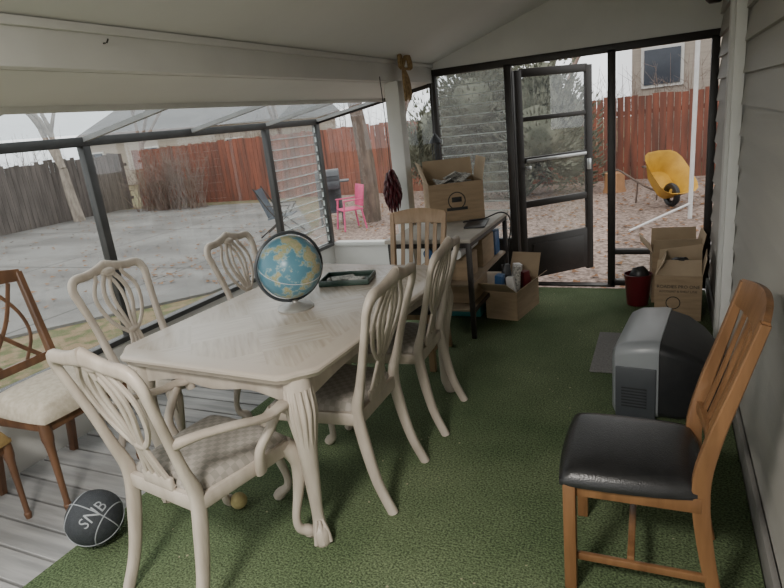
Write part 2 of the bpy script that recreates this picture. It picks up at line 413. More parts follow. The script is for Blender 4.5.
for yy in [5.22, 4.37, 3.455, 2.54, 1.625, 0.71, -0.2, -1.12]:
    p = [(XL+0.02,yy,zr(XL)+0.0,0.022,0.02),(XL+0.76,yy,zr(XL+0.76),0.022,0.02)]
    b.sweep(p, ref=(0,1,0), n=4, sub=1)
b.obj("trim_roof_rafters", mat("rafter_grey", (0.30,0.30,0.30), 0.5))
simple("wall_west", WHITE, ((XL-0.03, (YS+YB)/2, 0.13), (0.08, YB-YS, 0.56)))
b = B()
b.box((XL, (YS+YB)/2, 0.425), (0.07, YB-YS, 0.035), bevel=0.004)
b.box((XL, (YS+YB)/2, 1.66), (0.06, YB-YS, 0.055), bevel=0.004)
for yy in MY: b.box((XL, yy, 1.05), (0.055, 0.055, 1.25), bevel=0.005)
b.box((XL, YB-0.03, 1.05), (0.06, 0.06, 1.25), bevel=0.005)
b.obj("trim_window_frame_west", GREYF)
wy = [YB-0.03]+MY
for i in range(1, 4):
    simple("window_%d" % i, GLASS, ((XL, (wy[i]+wy[i+1])/2, 1.04), (0.005, wy[i]-wy[i+1]-0.05, 1.19)))
def louvers(bld, clips, o, dx, width, z0, z1, tilt=0.5, step=0.088, h=0.1):
    n = Vector((-dx[1], dx[0], 0)); D = Vector((dx[0], dx[1], 0)); k = int((z1-z0)/step)
    st = (z1-z0)/k
    for i in range(k):
        c = Vector((o[0], o[1], z0+st*(i+0.5)))
        up = Vector((0,0,1))*math.cos(tilt)*h/2 + n*math.sin(tilt)*h/2
        t = 0.0025*n
        P = [c-up, c+D*width-up, c+D*width+up, c+up]
        bld.add([p-t for p in P]+[p+t for p in P], [(0,1,2,3),(7,6,5,4),(0,4,5,1),(1,5,6,2),(2,6,7,3),(3,7,4,0)])
        e0 = c-up; e1 = e0+D*width
        clips.sweep([(*e0,0.005),(*e1,0.005)], ref=(0,0,1), n=4, sub=1)
        for q in (c, c+D*width): clips.box(tuple(q),(0.014,0.014,0.05))
LED = mat("louver_edge", (0.72,0.78,0.78), 0.3)
b = B(); cl = B(); louvers(b, cl, (XL,4.40), (0,1), 0.79, 0.45, 1.63, tilt=-0.35)
b.obj("window_4", LOUV, ang=10); cl.obj("trim_louver_edges_west", LED)

# back (north) wall
b = B()
b.add([(XB-0.06,YB,1.98),(XR+0.05,YB,1.98),(XR+0.05,YB,ZC1+0.02),(XB-0.06,YB,2.04),
       (XB-0.06,YB+0.07,1.98),(XR+0.05,YB+0.07,1.98),(XR+0.05,YB+0.07,ZC1+0.02),(XB-0.06,YB+0.07,2.04)],
      [(0,1,2,3),(7,6,5,4),(0,4,5,1),(1,5,6,2),(2,6,7,3),(3,7,4,0)])
b.box(((XL+XB)/2-0.02, YB+0.03, 0.12), (XB-XL+0.06, 0.07, 0.56))
b.obj("wall_north", WHITE)
b = B()
fy = YB+0.02
b.box(((XB+XR)/2, fy, 1.955), (XR-XB+0.02, 0.07, 0.06), bevel=0.004)
for x, w in ((XB+0.0,0.06),(-1.22,0.06),(-0.39,0.06),(XR-0.03,0.055)):
    b.box((x, fy, 0.97), (w, 0.07, 1.95), bevel=0.004)
b.box((( -0.39+XR)/2, fy, 0.035), (XR+0.39, 0.07, 0.05), bevel=0.004)
b.box((( -0.39+XR)/2, fy, 0.31), (XR+0.39, 0.06, 0.045), bevel=0.004)
b.box(((-1.22+XB)/2, fy, 0.42), (0.7, 0.06, 0.05), bevel=0.004)
b.box(((-1.22+XB)/2, fy, 0.2), (0.66, 0.03, 0.42))
b.box((-0.80, fy, 0.008), (0.80, 0.09, 0.016), bevel=0.003)
b.sweep([(XL,fy,zr(XL)-0.01,0.03,0.03),(XB,fy,zr(XB)-0.01,0.03,0.03)], ref=(0,1,0), n=4, sub=1)
b.box((-2.25, fy, 1.08), (0.045, 0.05, 1.40), bevel=0.004)
b.obj("trim_door_frame_north", DARKF)
simple("trim_sill_north", WHITE, (((XL+XB)/2, YB+0.02, 0.42), (XB-XL-0.06, 0.1, 0.04)), bevel=0.004)
b = B(); gy = YB+0.03
b.add([(XL+0.03,gy,0.44),(XB-0.03,gy,0.44),(XB-0.03,gy,zr(XB)-0.04),(XL+0.03,gy,zr(XL)-0.04)], [(0,1,2,3)]); b.obj("window_5", GLASS)
b = B(); cl = B(); louvers(b, cl, (-1.865, YB+0.03), (1,0), 0.61, 0.45, 1.92, tilt=0.35, step=0.085)
b.obj("window_6", LOUV, ang=10); cl.obj("trim_louver_edges_north", LED)
simple("window_7", SCREEN, (((-0.39+XR)/2, YB+0.03, 1.12), (XR+0.39-0.08, 0.002, 1.6)), )
simple("window_8", GLASS, (((-0.39+XR)/2, YB+0.03, 0.17), (XR+0.39-0.08, 0.003, 0.24)), )
simple("wall_south", WHITE, ((XL+0.05, YS, 1.0), (0.1,0.08,2.0)), ((XB,YS,1.0),(0.1,0.08,2.0)), ((XR-0.05,YS,1.3),(0.1,0.08,2.8)), (((XL+XR)/2,YS,0.15),(XR-XL,0.08,0.5)))

# storm door swung outwards
d = empty("door_1", (-1.185, YB+0.06, 0.0), rotz=math.radians(44))
W, H = 0.80, 1.90; bars = [(0.03,0.42),(0.70,0.76),(1.10,1.15),(1.46,1.50),(1.83,1.90)]
b = B()
b.box((0.035,0,H/2),(0.07,0.035,H-0.02),bevel=0.004); b.box((W-0.035,0,H/2),(0.07,0.035,H-0.02),bevel=0.004)
for z0,z1 in bars: b.box((W/2,0,(z0+z1)/2),(W-0.10,0.032,z1-z0),bevel=0.004)
b.box((W/2,-0.02,0.225),(W-0.24,0.012,0.26),bevel=0.004)
b.obj("door_leaf", DARKF, d)
B().box((W/2,-0.028,1.12),(W-0.16,0.02,0.028),bevel=0.006).box((0.10,-0.03,1.06),(0.05,0.02,0.03),bevel=0.004).box((W-0.06,-0.04,1.02),(0.03,0.03,0.10),bevel=0.006).obj("push_bar", ALU, d)
b = B()
for i in range(4): b.box((W/2,0,(bars[i][1]+bars[i+1][0])/2),(W-0.14,0.004,bars[i+1][0]-bars[i][1]))
b.obj("door_glass", DOORG, d)
b = B(); b.box((XB-0.03,4.45,0.93),(0.12,0.12,1.90),bevel=0.008); b.obj("support_post", WHITE)

# ------------------------------------------------------------------ chairs
def by(z): return -0.20-0.24*max(0,z-0.45)-0.07*max(0,z-0.6)**1.5
def chair_parts(arms=False):
    f = B()
    for s in (-1,1):
        # rear leg and stile up to the rounded shoulder (section: depth along y, width across)
        f.sweep([(s*0.20,-0.315,0.0,0.022,0.017),(s*0.195,-0.255,0.14,0.023,0.018),(s*0.19,-0.215,0.32,0.027,0.02),(s*0.19,-0.20,0.46,0.026,0.021),
                 (s*0.196,by(0.58),0.58,0.019,0.02),(s*0.208,by(0.72),0.72,0.016,0.019),(s*0.228,by(0.85),0.85,0.015,0.021),(s*0.236,by(0.92),0.92,0.015,0.023),
                 (s*0.205,by(0.965),0.965,0.016,0.024),(s*0.13,by(0.97),0.97,0.015,0.024),(s*0.065,by(0.98),0.98,0.015,0.026),(0,by(1.0),0.995,0.016,0.032)], ref=(0,1,0), n=12, sub=5, sq=0.3)
        f.sweep([(s*0.215,0.19,0.44,0.036,0.036),(s*0.236,0.222,0.385,0.038,0.038),(s*0.24,0.228,0.32,0.031,0.031),(s*0.228,0.21,0.21,0.021,0.021),(s*0.214,0.192,0.11,0.016,0.016),(s*0.218,0.198,0.055,0.019,0.019),(s*0.238,0.228,0.03,0.027,0.024),(s*0.243,0.237,0.006,0.020,0.018)], ref=(1,0,0), n=12, sub=4)
        f.sphere((s*0.238,0.232,0.021),0.028,(1,1,0.72),n=12,m=8)
        for k in (-1,0,1):
            f.sweep([(s*0.252+k*0.012,0.25-abs(k)*0.006,0.41,0.006),(s*0.262+k*0.012,0.256-abs(k)*0.006,0.36,0.007),(s*0.255+k*0.005,0.245,0.30,0.003)], n=6, sub=3)
    f.sweep([(-0.205,-0.2,0.425,0.03,0.014),(0.205,-0.2,0.425,0.03,0.014)], ref=(0,0,1), n=8, sub=1, sq=0.6)
    f.sweep([(-0.22,0.215,0.43,0.026,0.014),(-0.12,0.225,0.418,0.03,0.014),(0,0.23,0.428,0.032,0.014),(0.12,0.225,0.418,0.03,0.014),(0.22,0.215,0.43,0.026,0.014)], ref=(0,0,1), n=8, sub=4, sq=0.6)
    for s in (-1,1): f.sweep([(s*0.195,-0.2,0.43,0.028,0.014),(s*0.225,0.2,0.43,0.028,0.014)], ref=(0,0,1), n=8, sub=1, sq=0.6)
    def rib(path, w=0.011, d=0.008):
        for s in (-1,1): f.sweep([(s*x, by(z)+0.002, z, d, w) for x,z in path], ref=(0,1,0), n=8, sub=5, sq=0.3)
    rib([(0.070,0.46),(0.046,0.53),(0.026,0.60),(0.024,0.65),(0.045,0.71),(0.070,0.775),(0.078,0.84),(0.060,0.90),(0.035,0.94),(0.028,0.97)], 0.0125)
    rib([(0.026,0.46),(0.015,0.55),(0.010,0.62),(0.016,0.70),(0.030,0.77),(0.033,0.83),(0.020,0.89),(0.004,0.92)], 0.0095)
    rib([(0.030,0.63),(0.070,0.665),(0.110,0.72),(0.135,0.79),(0.138,0.85),(0.115,0.90),(0.090,0.935),(0.085,0.965)], 0.011)
    f.sweep([(0,by(0.92),0.91,0.014,0.009),(0,by(0.98),0.985,0.024,0.011)], n=8, sub=1)
    f.box((0,by(0.485)+0.002,0.475),(0.16,0.02,0.05),bevel=0.006)
    f.sphere((0,by(0.63)+0.003,0.63),0.028,(1.5,0.45,0.7),n=14,m=8)
    f.sphere((0,by(0.96)+0.005,0.96),0.032,(1.5,0.6,0.8),n=14,m=8)
    for k in range(-3,4):
        f.sweep([(k*0.006,by(0.94)+0.016,0.94,0.003),(k*0.013,by(0.98)+0.018,0.98-abs(k)*0.003,0.0045)], n=6, sub=1)
    if arms:
        for s in (-1,1):
            f.sweep([(s*0.212,by(0.68),0.685,0.014,0.02),(s*0.25,-0.18,0.690,0.018,0.014),(s*0.285,-0.06,0.672,0.022,0.013),(s*0.298,0.05,0.643,0.023,0.013),(s*0.290,0.13,0.640,0.026,0.015),(s*0.275,0.172,0.632,0.028,0.017),(s*0.265,0.178,0.60,0.022,0.014)], ref=(1,0,0), n=10, sub=5, sq=0.2)
            f.sweep([(s*0.282,0.12,0.63,0.020,0.022),(s*0.278,0.085,0.58,0.017,0.019),(s*0.262,0.04,0.52,0.017,0.019),(s*0.245,0.04,0.46,0.019,0.023),(s*0.232,0.05,0.41,0.017,0.025)], ref=(1,0,0), n=10, sub=4)
    c = B().pad(0.385,0.455,-0.195,0.225,0.445,0.505)
    return [("frame", f.mesh("carved_chair_frame", WHITEWASH, 50)), ("seat_cushion", c.mesh("checked_seat", FABRIC, 60))]
SIDE = chair_parts(False); ARM = chair_parts(True)
inst("dining_armchair", ARM, (-1.545,1.45,0), math.radians(-9))
inst("dining_chair", SIDE, (-1.32,2.06,0), math.radians(91))
inst("dining_chair", SIDE, (-1.31,2.70,0), math.radians(93), 0.98)
inst("dining_chair", SIDE, (-2.42,2.18,0), math.radians(-90))
inst("dining_chair", SIDE, (-2.27,3.02,0), math.radians(-88), 0.98)

def oak_parts(wood, seatm, nsl=5):
    f = B()
    for s in (-1,1):
        f.sweep([(s*0.185,-0.27,0.0,0.018,0.020),(s*0.185,-0.225,0.22,0.019,0.024),(s*0.185,-0.20,0.45,0.019,0.027),(s*0.19,-0.225,0.62,0.019,0.023),(s*0.197,-0.28,0.82,0.018,0.018),(s*0.205,-0.335,1.02,0.017,0.014)], ref=(1,0,0), n=8, sub=4, sq=0.75)
        f.box((s*0.205,0.195,0.215),(0.042,0.042,0.43),bevel=0.005)
        f.box((s*0.195,-0.005,0.405),(0.022,0.40,0.055),bevel=0.004)
        f.box((s*0.195,-0.02,0.13),(0.018,0.42,0.028),bevel=0.004)
    f.box((0,0.20,0.405),(0.39,0.022,0.055),bevel=0.004); f.box((0,-0.2,0.405),(0.36,0.022,0.055),bevel=0.004)
    f.box((0,0.0,0.145),(0.38,0.024,0.026),bevel=0.004)
    def yb(z): return -0.225-(z-0.62)*0.28 if z>0.62 else -0.205-(z-0.5)*0.16
    f.sweep([(-0.205,-0.325,0.985,0.045,0.012),(-0.1,-0.345,0.995,0.052,0.012),(0,-0.352,1.0,0.055,0.012),(0.1,-0.345,0.995,0.052,0.012),(0.205,-0.325,0.985,0.045,0.012)], ref=(0,-0.3,1), n=8, sub=4, sq=0.75)
    f.sweep([(-0.19,yb(0.55),0.56,0.022,0.011),(0,yb(0.55)-0.018,0.56,0.022,0.011),(0.19,yb(0.55),0.56,0.022,0.011)], ref=(0,0,1), n=8, sub=4, sq=0.75)
    for i in range(nsl):
        x = -0.125+0.25*i/(nsl-1); k = 0.018*(1-(x/0.19)**2)
        f.sweep([(x,yb(0.56)-k,0.565,0.015,0.006),(x,yb(0.7)-k-0.008,0.70,0.015,0.006),(x,yb(0.84)-k-0.008,0.84,0.015,0.006),(x*1.03,-0.328-k,0.955,0.015,0.006)], ref=(1,0,0), n=8, sub=3, sq=0.75)
    c = B().pad(0.43,0.475,-0.215,0.24,0.425,0.495,e=7)
    return [("frame", f.mesh("slat_chair_frame", wood, 40)), ("seat_cushion", c.mesh("vinyl_seat", seatm, 60))]
inst("slat_back_chair", oak_parts(OAK, LEATHER), (-0.07,1.885,0), math.radians(91), 0.955)
inst("slat_back_chair", oak_parts(OAKL, LEATHER), (-1.53,3.44,0), math.radians(182), 0.94)

def lattice_parts(seatm):
    f = B()
    for s in (-1,1):
        f.sweep([(s*0.20,-0.27,0.0,0.017,0.02),(s*0.195,-0.225,0.22,0.018,0.022),(s*0.19,-0.20,0.45,0.019,0.023),(s*0.19,-0.235,0.68,0.018,0.018),(s*0.195,-0.30,0.98,0.017,0.015)], ref=(1,0,0), n=8, sub=4, sq=0.6)
        f.sweep([(s*0.21,0.19,0.43,0.024),(s*0.21,0.19,0.36,0.026),(s*0.21,0.19,0.30,0.018),(s*0.21,0.19,0.06,0.013),(s*0.21,0.19,0.03,0.018),(s*0.21,0.19,0.0,0.014)], n=10, sub=3)
        f.box((s*0.198,-0.005,0.41),(0.022,0.39,0.06),bevel=0.004)
    f.box((0,0.19,0.41),(0.4,0.022,0.06),bevel=0.004); f.box((0,-0.2,0.41),(0.37,0.022,0.06),bevel=0.004)
    f.sweep([(-0.195,-0.298,0.965,0.03,0.012),(0,-0.315,0.985,0.036,0.012),(0.195,-0.298,0.965,0.03,0.012)], ref=(0,0,1), n=8, sub=5, sq=0.6)
    f.sweep([(-0.19,-0.215,0.56,0.02,0.01),(0.19,-0.215,0.56,0.02,0.01)], ref=(0,0,1), n=8, sub=1, sq=0.6)
    yb = lambda z: -0.215-(z-0.56)*0.21
    for s in (-1,1):
        f.sweep([(s*0.14,yb(0.57),0.57,0.011,0.006),(s*0.05,yb(0.66),0.66,0.011,0.006),(-s*0.05,yb(0.78),0.78,0.011,0.006),(-s*0.13,yb(0.94),0.94,0.011,0.006)], ref=(1,0,0), n=8, sub=4)
        f.sweep([(s*0.06,yb(0.57),0.57,0.009,0.006),(s*0.13,yb(0.68),0.68,0.009,0.006),(s*0.12,yb(0.80),0.80,0.009,0.006),(s*0.04,yb(0.94),0.94,0.009,0.006)], ref=(1,0,0), n=8, sub=4)
    c = B().pad(0.42,0.48,-0.19,0.235,0.43,0.53,e=6)
    return [("frame", f.mesh("lattice_chair_frame", BROWNW, 40)), ("seat_cushion", c.mesh("brocade_seat", seatm, 60))]
inst("upholstered_side_chair", lattice_parts(CREAM), (-2.725,1.69,-0.010), math.radians(-88), 1.07)
inst("upholstered_side_chair", lattice_parts(GOLD), (-2.83,1.17,-0.010), math.radians(-88), 0.93)

# ------------------------------------------------------------------ dining table
t = empty("dining_table", (-1.60,2.34,0), rotz=math.radians(-3))
hx, hy = 0.515, 0.78
def tabpoly(ins):
    a, c2 = hx-ins, hy-ins; k = 0.09
    pts = []
    for sx, sy in ((1,1),(-1,1),(-1,-1),(1,-1)):
        q = [(a, c2-k-0.02),(a-0.025, c2-k+0.01),(a-k+0.03, c2-0.045),(a-k+0.01,c2-0.015),(a-k-0.02,c2)]
        q = [(sx*x, sy*y) for x,y in q]
        if sx*sy < 0: q.reverse()
        pts += q
    return pts
def stack(levels):
    b = B(); n = len(tabpoly(0)); vs = []; fs = []
    for ins, z in levels: vs += [(x,y,z) for x,y in tabpoly(ins)]
    for i in range(len(levels)-1):
        for k in range(n): fs.append((i*n+k, i*n+(k+1)%n, (i+1)*n+(k+1)%n, (i+1)*n+k))
    fs.append(tuple(reversed(range(n)))); fs.append(tuple(range((len(levels)-1)*n, len(levels)*n)))
    return b.add(vs, fs)
stack([(0.03,0.715),(0.012,0.722),(0.006,0.735),(0.0,0.742),(0.0,0.752),(0.006,0.758),(0.012,0.760)]).obj("tabletop", TOP, t)
b = B()
for s in (-1,1):
    b.sweep([(s*(hx-0.085),-hy+0.15,0.665,0.05,0.012),(s*(hx-0.085),-hy+0.4,0.68,0.037,0.012),(s*(hx-0.085),0,0.682,0.035,0.012),(s*(hx-0.085),hy-0.4,0.68,0.037,0.012),(s*(hx-0.085),hy-0.15,0.665,0.05,0.012)], ref=(0,0,1), n=8, sub=4, sq=0.7)
    b.sweep([(-hx+0.14,s*(hy-0.085),0.665,0.05,0.012),(-0.2,s*(hy-0.085),0.682,0.035,0.012),(0,s*(hy-0.085),0.672,0.045,0.012),(0.2,s*(hy-0.085),0.682,0.035,0.012),(hx-0.14,s*(hy-0.085),0.665,0.05,0.012)], ref=(0,0,1), n=8, sub=4, sq=0.7)
b.obj("apron", WHITEWASH, t)
b = B()
for sx in (-1,1):
    for sy in (-1,1):
        cx, cy = sx*(hx-0.10), sy*(hy-0.10); dx, dy = sx*0.7071, sy*0.7071
        L = [(0.0,0.715,0.055),(0.008,0.66,0.057),(0.02,0.60,0.055),(0.022,0.52,0.046),(0.012,0.40,0.037),(0.0,0.26,0.030),(-0.006,0.14,0.024),(-0.002,0.08,0.026),(0.018,0.045,0.034),(0.026,0.015,0.032),(0.026,0.0,0.028)]
        b.sweep([(cx+dx*o, cy+dy*o, z, r) for o,z,r in L], ref=(dx,dy,0), n=14, sub=4, sq=0.12)
        for k in range(-3,4):
            ang = math.atan2(dy,dx)+k*0.42
            ux, uy = math.cos(ang), math.sin(ang)
            b.sweep([(cx+dx*0.008+ux*0.053, cy+dy*0.008+uy*0.053, 0.68,0.006),(cx+dx*0.02+ux*0.055, cy+dy*0.02+uy*0.055, 0.60,0.0095),(cx+dx*0.022+ux*0.045, cy+dy*0.022+uy*0.045,0.52,0.008),(cx+dx*0.014+ux*0.034, cy+dy*0.014+uy*0.034,0.42,0.003)], n=6, sub=3)
        for k in (-1,0,1):
            ang = math.atan2(dy,dx)+k*0.6; ux, uy = math.cos(ang), math.sin(ang)
            b.sweep([(cx+ux*0.02,cy+uy*0.02,0.10,0.006),(cx+ux*0.042,cy+uy*0.042,0.05,0.010),(cx+ux*0.052,cy+uy*0.052,0.010,0.009)], n=8, sub=3)
b.obj("legs", WHITEWASH, t, ang=60)

# globe
g = empty("desk_globe", (-1.62,2.27,0.760))
tilt = Matrix.Rotation(math.radians(23),4,'Y') @ Matrix.Rotation(math.radians(8),4,'X')
B().sphere((0,0,0.208),0.153,n=48,m=30).obj("globe_ball", GLOBE, g)
B().torus((0,0,0.208),0.166,0.008,M=Matrix.Rotation(math.radians(55),4,'Z') @ Matrix.Rotation(math.radians(90),4,'X'),n=64,sc=(1.0,1.2)).obj("meridian_ring", DGREY, g)
B().torus((0,0,0.208),0.1535,0.0014,M=tilt,n=64).obj("equator_band", WHITEP, g)
B().lathe([(0.088,0.0),(0.09,0.006),(0.084,0.012),(0.06,0.018),(0.035,0.026),(0.016,0.032),(0.014,0.038),(0.02,0.042),(0.01,0.046)]).obj("base", STEEL, g)

tr = empty("serving_tray", (-1.58,2.74,0.760), rotz=0.25)
b = B(); b.box((0,0,0.006),(0.28,0.20,0.010),bevel=0.004)
for c2,s2 in (((0,0.098,0.018),(0.28,0.008,0.03)),((0,-0.098,0.018),(0.28,0.008,0.03)),((0.137,0,0.018),(0.008,0.20,0.03)),((-0.137,0,0.018),(0.008,0.20,0.03))): b.box(c2,s2,bevel=0.003)
b.obj("tray_body", TRAYG, tr)
b = B(); b.box((-0.03,0.02,0.016),(0.13,0.09,0.008),rot=(0,0,0.4),bevel=0.002); b.box((0.06,-0.03,0.02),(0.08,0.055,0.014),rot=(0,0,-0.3),bevel=0.003); b.sphere((-0.09,-0.05,0.025),0.014,n=12,m=8)
b.obj("papers", PAPER, tr)

# ------------------------------------------------------------------ balls
bb = empty("basketball", (-2.15,1.35,0.0)); r = 0.115
Mb = Matrix.Rotation(0.5,4,'X') @ Matrix.Rotation(0.4,4,'Y')
B().sphere((0,0,r),r,n=40,m=26).obj("ball_skin", RUBBER, bb)
b = B()
for M in (Mb, Mb @ Matrix.Rotation(math.pi/2,4,'X')): b.torus((0,0,r),r,0.0026,M=M,n=60,m=6)
for s in (-1,1):
    M = Mb @ Matrix.Rotation(math.pi/2,4,'Y') ; off = (M @ Vector((0,0,s*0.072)))
    b.torus((off.x,off.y,off.z+r),math.sqrt(r*r-0.072**2),0.0026,M=M,n=60,m=6)
b.obj("seams", RUBBERL, bb)
def text_mesh(s, size):
    cu = bpy.data.curves.new("t", 'FONT'); cu.body = s; cu.size = size; cu.align_x='CENTER'; cu.align_y='CENTER'; cu.resolution_u = 3
    o = bpy.data.objects.new("t", cu); C.objects.link(o); bpy.context.view_layer.update()
    dg = bpy.context.evaluated_depsgraph_get(); me = bpy.data.meshes.new_from_object(o.evaluated_get(dg))
    bpy.data.objects.remove(o); return me
def text_obj(name, s, size, mt, parent, loc, rot):
    me = text_mesh(s, size); me.materials.clear(); me.materials.append(mt)
    o = bpy.data.objects.new(name, me); C.objects.link(o); o.parent = parent; o.location = loc; o.rotation_euler = rot; return o
me = text_mesh("SNB", 0.072)
bm = bmesh.new(); bm.from_mesh(me); bmesh.ops.triangulate(bm, faces=bm.faces); bmesh.ops.subdivide_edges(bm, edges=bm.edges[:], cuts=2); bmesh.ops.triangulate(bm, faces=bm.faces)
vdir = Vector((2.13,-1.33,1.75)).normalized(); up = Vector((0,0,1)); rt = up.cross(vdir).normalized(); up = vdir.cross(rt)
ca, sa = math.cos(math.radians(30)), math.sin(math.radians(30))
for v in bm.verts:
    x, y = v.co.x*ca - v.co.y*sa, v.co.x*sa + v.co.y*ca
    dvec = (vdir + rt*((x-0.005)/r) + up*((y+0.005)/r)).normalized()
    v.co = dvec*(r+0.0015)+Vector((0,0,r))
bm.to_mesh(me); bm.free(); me.materials.clear(); me.materials.append(RUBBERL)
o = bpy.data.objects.new("lettering", me); C.objects.link(o); o.parent = bb
B().sphere((0,0,0.037),0.037,n=24,m=16).obj("tennis_ball", YBALL, None, (-1.69,1.71,0.0))

# ------------------------------------------------------------------ CRT television (facing -X)
tv = empty("crt_television", (0,0,0))
tv.location = (0.065,3.20,0.0); tv.rotation_euler = (0,0,math.radians(-6)); tv.scale = (1,0.95,0.92)
def loft(b, secs):
    vs = []; fs = []
    for x,y0,y1,z0,z1,rd in secs:
        ring = []
        for cy,cz,a0 in ((y1-rd,z1-rd,0),(y0+rd,z1-rd,90),(y0+rd,z0+rd,180),(y1-rd,z0+rd,270)):
            for k in range(5):
                a = math.radians(a0+k*22.5); ring.append((x, cy+rd*math.cos(a), cz+rd*math.sin(a)))
        n = len(ring); vs += ring
    m = len(secs)
    for i in range(m-1):
        for k in range(n): fs.append((i*n+k,i*n+(k+1)%n,(i+1)*n+(k+1)%n,(i+1)*n+k))
    fs.append(tuple(reversed(range(n)))); fs.append(tuple(range((m-1)*n,m*n)))
    return b.add(vs, fs)
loft(B(), [(-0.25,-0.30,0.30,0.02,0.38,0.05),(-0.235,-0.325,0.325,0.0,0.41,0.06),(-0.18,-0.335,0.335,0.0,0.44,0.06),(-0.06,-0.33,0.33,0.0,0.455,0.06),(-0.03,-0.325,0.325,0.002,0.45,0.06)]).obj("front_bezel", SILVER, tv, ang=35)
loft(B(), [(-0.03,-0.315,0.315,0.005,0.44,0.05),(0.06,-0.31,0.31,0.005,0.41,0.05),(0.14,-0.27,0.27,0.005,0.36,0.05),(0.20,-0.22,0.22,0.01,0.30,0.05),(0.24,-0.2,0.2,0.02,0.28,0.05)]).obj("rear_housing", BLACKP, tv, ang=35)
B().box((-0.252,0,0.22),(0.012,0.5,0.29),bevel=0.005).obj("screen", WINB, tv)
b = B(); b.box((-0.135,-0.333,0.16),(0.19,0.012,0.30),bevel=0.005)
b.obj("side_panel", DGREY, tv)
b = B()
for i in range(7): b.box((-0.14,-0.340,0.08+i*0.018),(0.12,0.004,0.006))
b.obj("side_grille", BLACKP, tv)
b = B(); b.box((-0.07,3.76,0.006),(0.62,0.66,0.012),bevel=0.003); b.obj("doormat", MATG)

# ------------------------------------------------------------------ cardboard boxes
def carton(name, loc, rotz, w, dp, h, flaps, mt=CARD):
    e = empty(name, loc, rotz); b = B(); th = 0.005
    b.box((0,0,th/2),(w,dp,th))
    b.box((0,dp/2,h/2),(w,th,h)); b.box((0,-dp/2,h/2),(w,th,h)); b.box((w/2,0,h/2),(th,dp,h)); b.box((-w/2,0,h/2),(th,dp,h))
    b.obj("carton_body", mt, e)
    b = B(); L = dp*0.45
    for i,(ax,ay) in enumerate(((0,1),(0,-1),(1,0),(-1,0))):
        a = flaps[i]
        if a is None: continue
        LL = L if i < 2 else w*0.4
        o = Vector((ax*w/2, ay*dp/2, h)); dvec = Vector((ax*math.sin(a), ay*math.sin(a), math.cos(a))); tn = Vector((-ay, ax, 0)); hw = (w if i<2 else dp)/2*0.98
        nn = dvec.cross(tn)*0.002
        P = [o-tn*hw, o+tn*hw, o+tn*hw*0.97+dvec*LL, o-tn*hw*0.97+dvec*LL]
        b.add([p-nn for p in P]+[p+nn for p in P], [(0,1,2,3),(7,6,5,4),(0,4,5,1),(1,5,6,2),(2,6,7,3),(3,7,4,0)])
    b.obj("carton_flaps", CARDD, e)
    return e
c1 = carton("cardboard_box", (-1.60,4.70,0.752), math.radians(28), 0.44, 0.37, 0.31, (0.15,None,0.2,0.3))
b = B()
for i in range(9): 
    b.box((random.uniform(-0.13,0.13),random.uniform(-0.1,0.1),0.28+random.uniform(0,0.06)),(0.16,0.12,0.01),rot=(random.uniform(-0.5,0.5),random.uniform(-0.5,0.5),random.uniform(0,3)))
b.box((0,0,0.15),(0.42,0.35,0.24))
b.obj("packing_paper", PAPER, c1)
b = B(); Mr = Matrix.Rotation(math.pi/2,4,'X')
b.torus((0.0,-0.189,0.165),0.068,0.004,M=Mr,n=36,sc=(1,0.5)); b.box((0.0,-0.189,0.175),(0.08,0.002,0.04),bevel=0.0005); b.box((0.0,-0.189,0.10),(0.17,0.002,0.024)); b.box((-0.16,-0.189,0.06),(0.06,0.002,0.04))
b.obj("printed_mark", INK, c1)
c2 = carton("cardboard_box", (0.125,4.60,0.0), math.radians(-3), 0.30, 0.34, 0.33, (0.3,-1.0,0.2,-0.5))
text_obj("print_line_a", "ROADIES PRO ONE", 0.032, INK, c2, (0.0,-0.175,0.25), (math.pi/2,0,0))
text_obj("print_line_b", "ACCOUNT & SHELF LINE", 0.022, INK, c2, (0.0,-0.175,0.215), (math.pi/2,0,0))
b = B(); b.torus((-0.03,-0.174,0.13),0.045,0.003,M=Mr,sc=(1,0.5)); b.obj("round_mark", INK, c2)
b = B(); b.sweep([(-0.06,0.02,0.28,0.05,0.03),(0.0,0.0,0.37,0.07,0.035),(0.05,-0.02,0.40,0.04,0.03)],n=10,sub=4); b.obj("jacket_in_box", BLACKP, c2)
c3 = carton("cardboard_box", (0.10,4.985,0.0), math.radians(4), 0.34, 0.30, 0.40, (0.2,0.5,0.2,0.7))
wb = empty("waste_bin", (-0.16,4.78,0.0))
B().lathe([(0.075,0.0),(0.08,0.005),(0.10,0.24),(0.105,0.25),(0.098,0.25),(0.078,0.02),(0.01,0.015)]).obj("bin_body", RED, wb)
b = B(); b.sweep([(0,0,0.1,0.06,0.05),(0.01,0,0.24,0.075,0.06),(0.0,0.01,0.30,0.04,0.04)],n=10,sub=3); b.obj("bin_liner", BLACKP, wb)
c4 = carton("cardboard_box", (-1.09,4.52,0.0), math.radians(-10), 0.26, 0.46, 0.23, (0.5,1.0,0.9,None), CARD)
for i,(x,y,l,m_) in enumerate(((-0.05,-0.14,0.33,BLUE),(0.04,-0.10,0.30,WHITEP),(0.03,0.0,0.37,PAPER),(-0.05,0.05,0.36,DGREY),(-0.02,0.12,0.35,WHITEP),(0.07,0.13,0.29,RED))):
    B().box((x,y,0.015+l/2),(0.06,0.07,l),rot=(0.08*(-1)**i,0.10*(-1)**i,0.2*i),bevel=0.004).obj("magazine_stack_%d"%i, m_, c4)

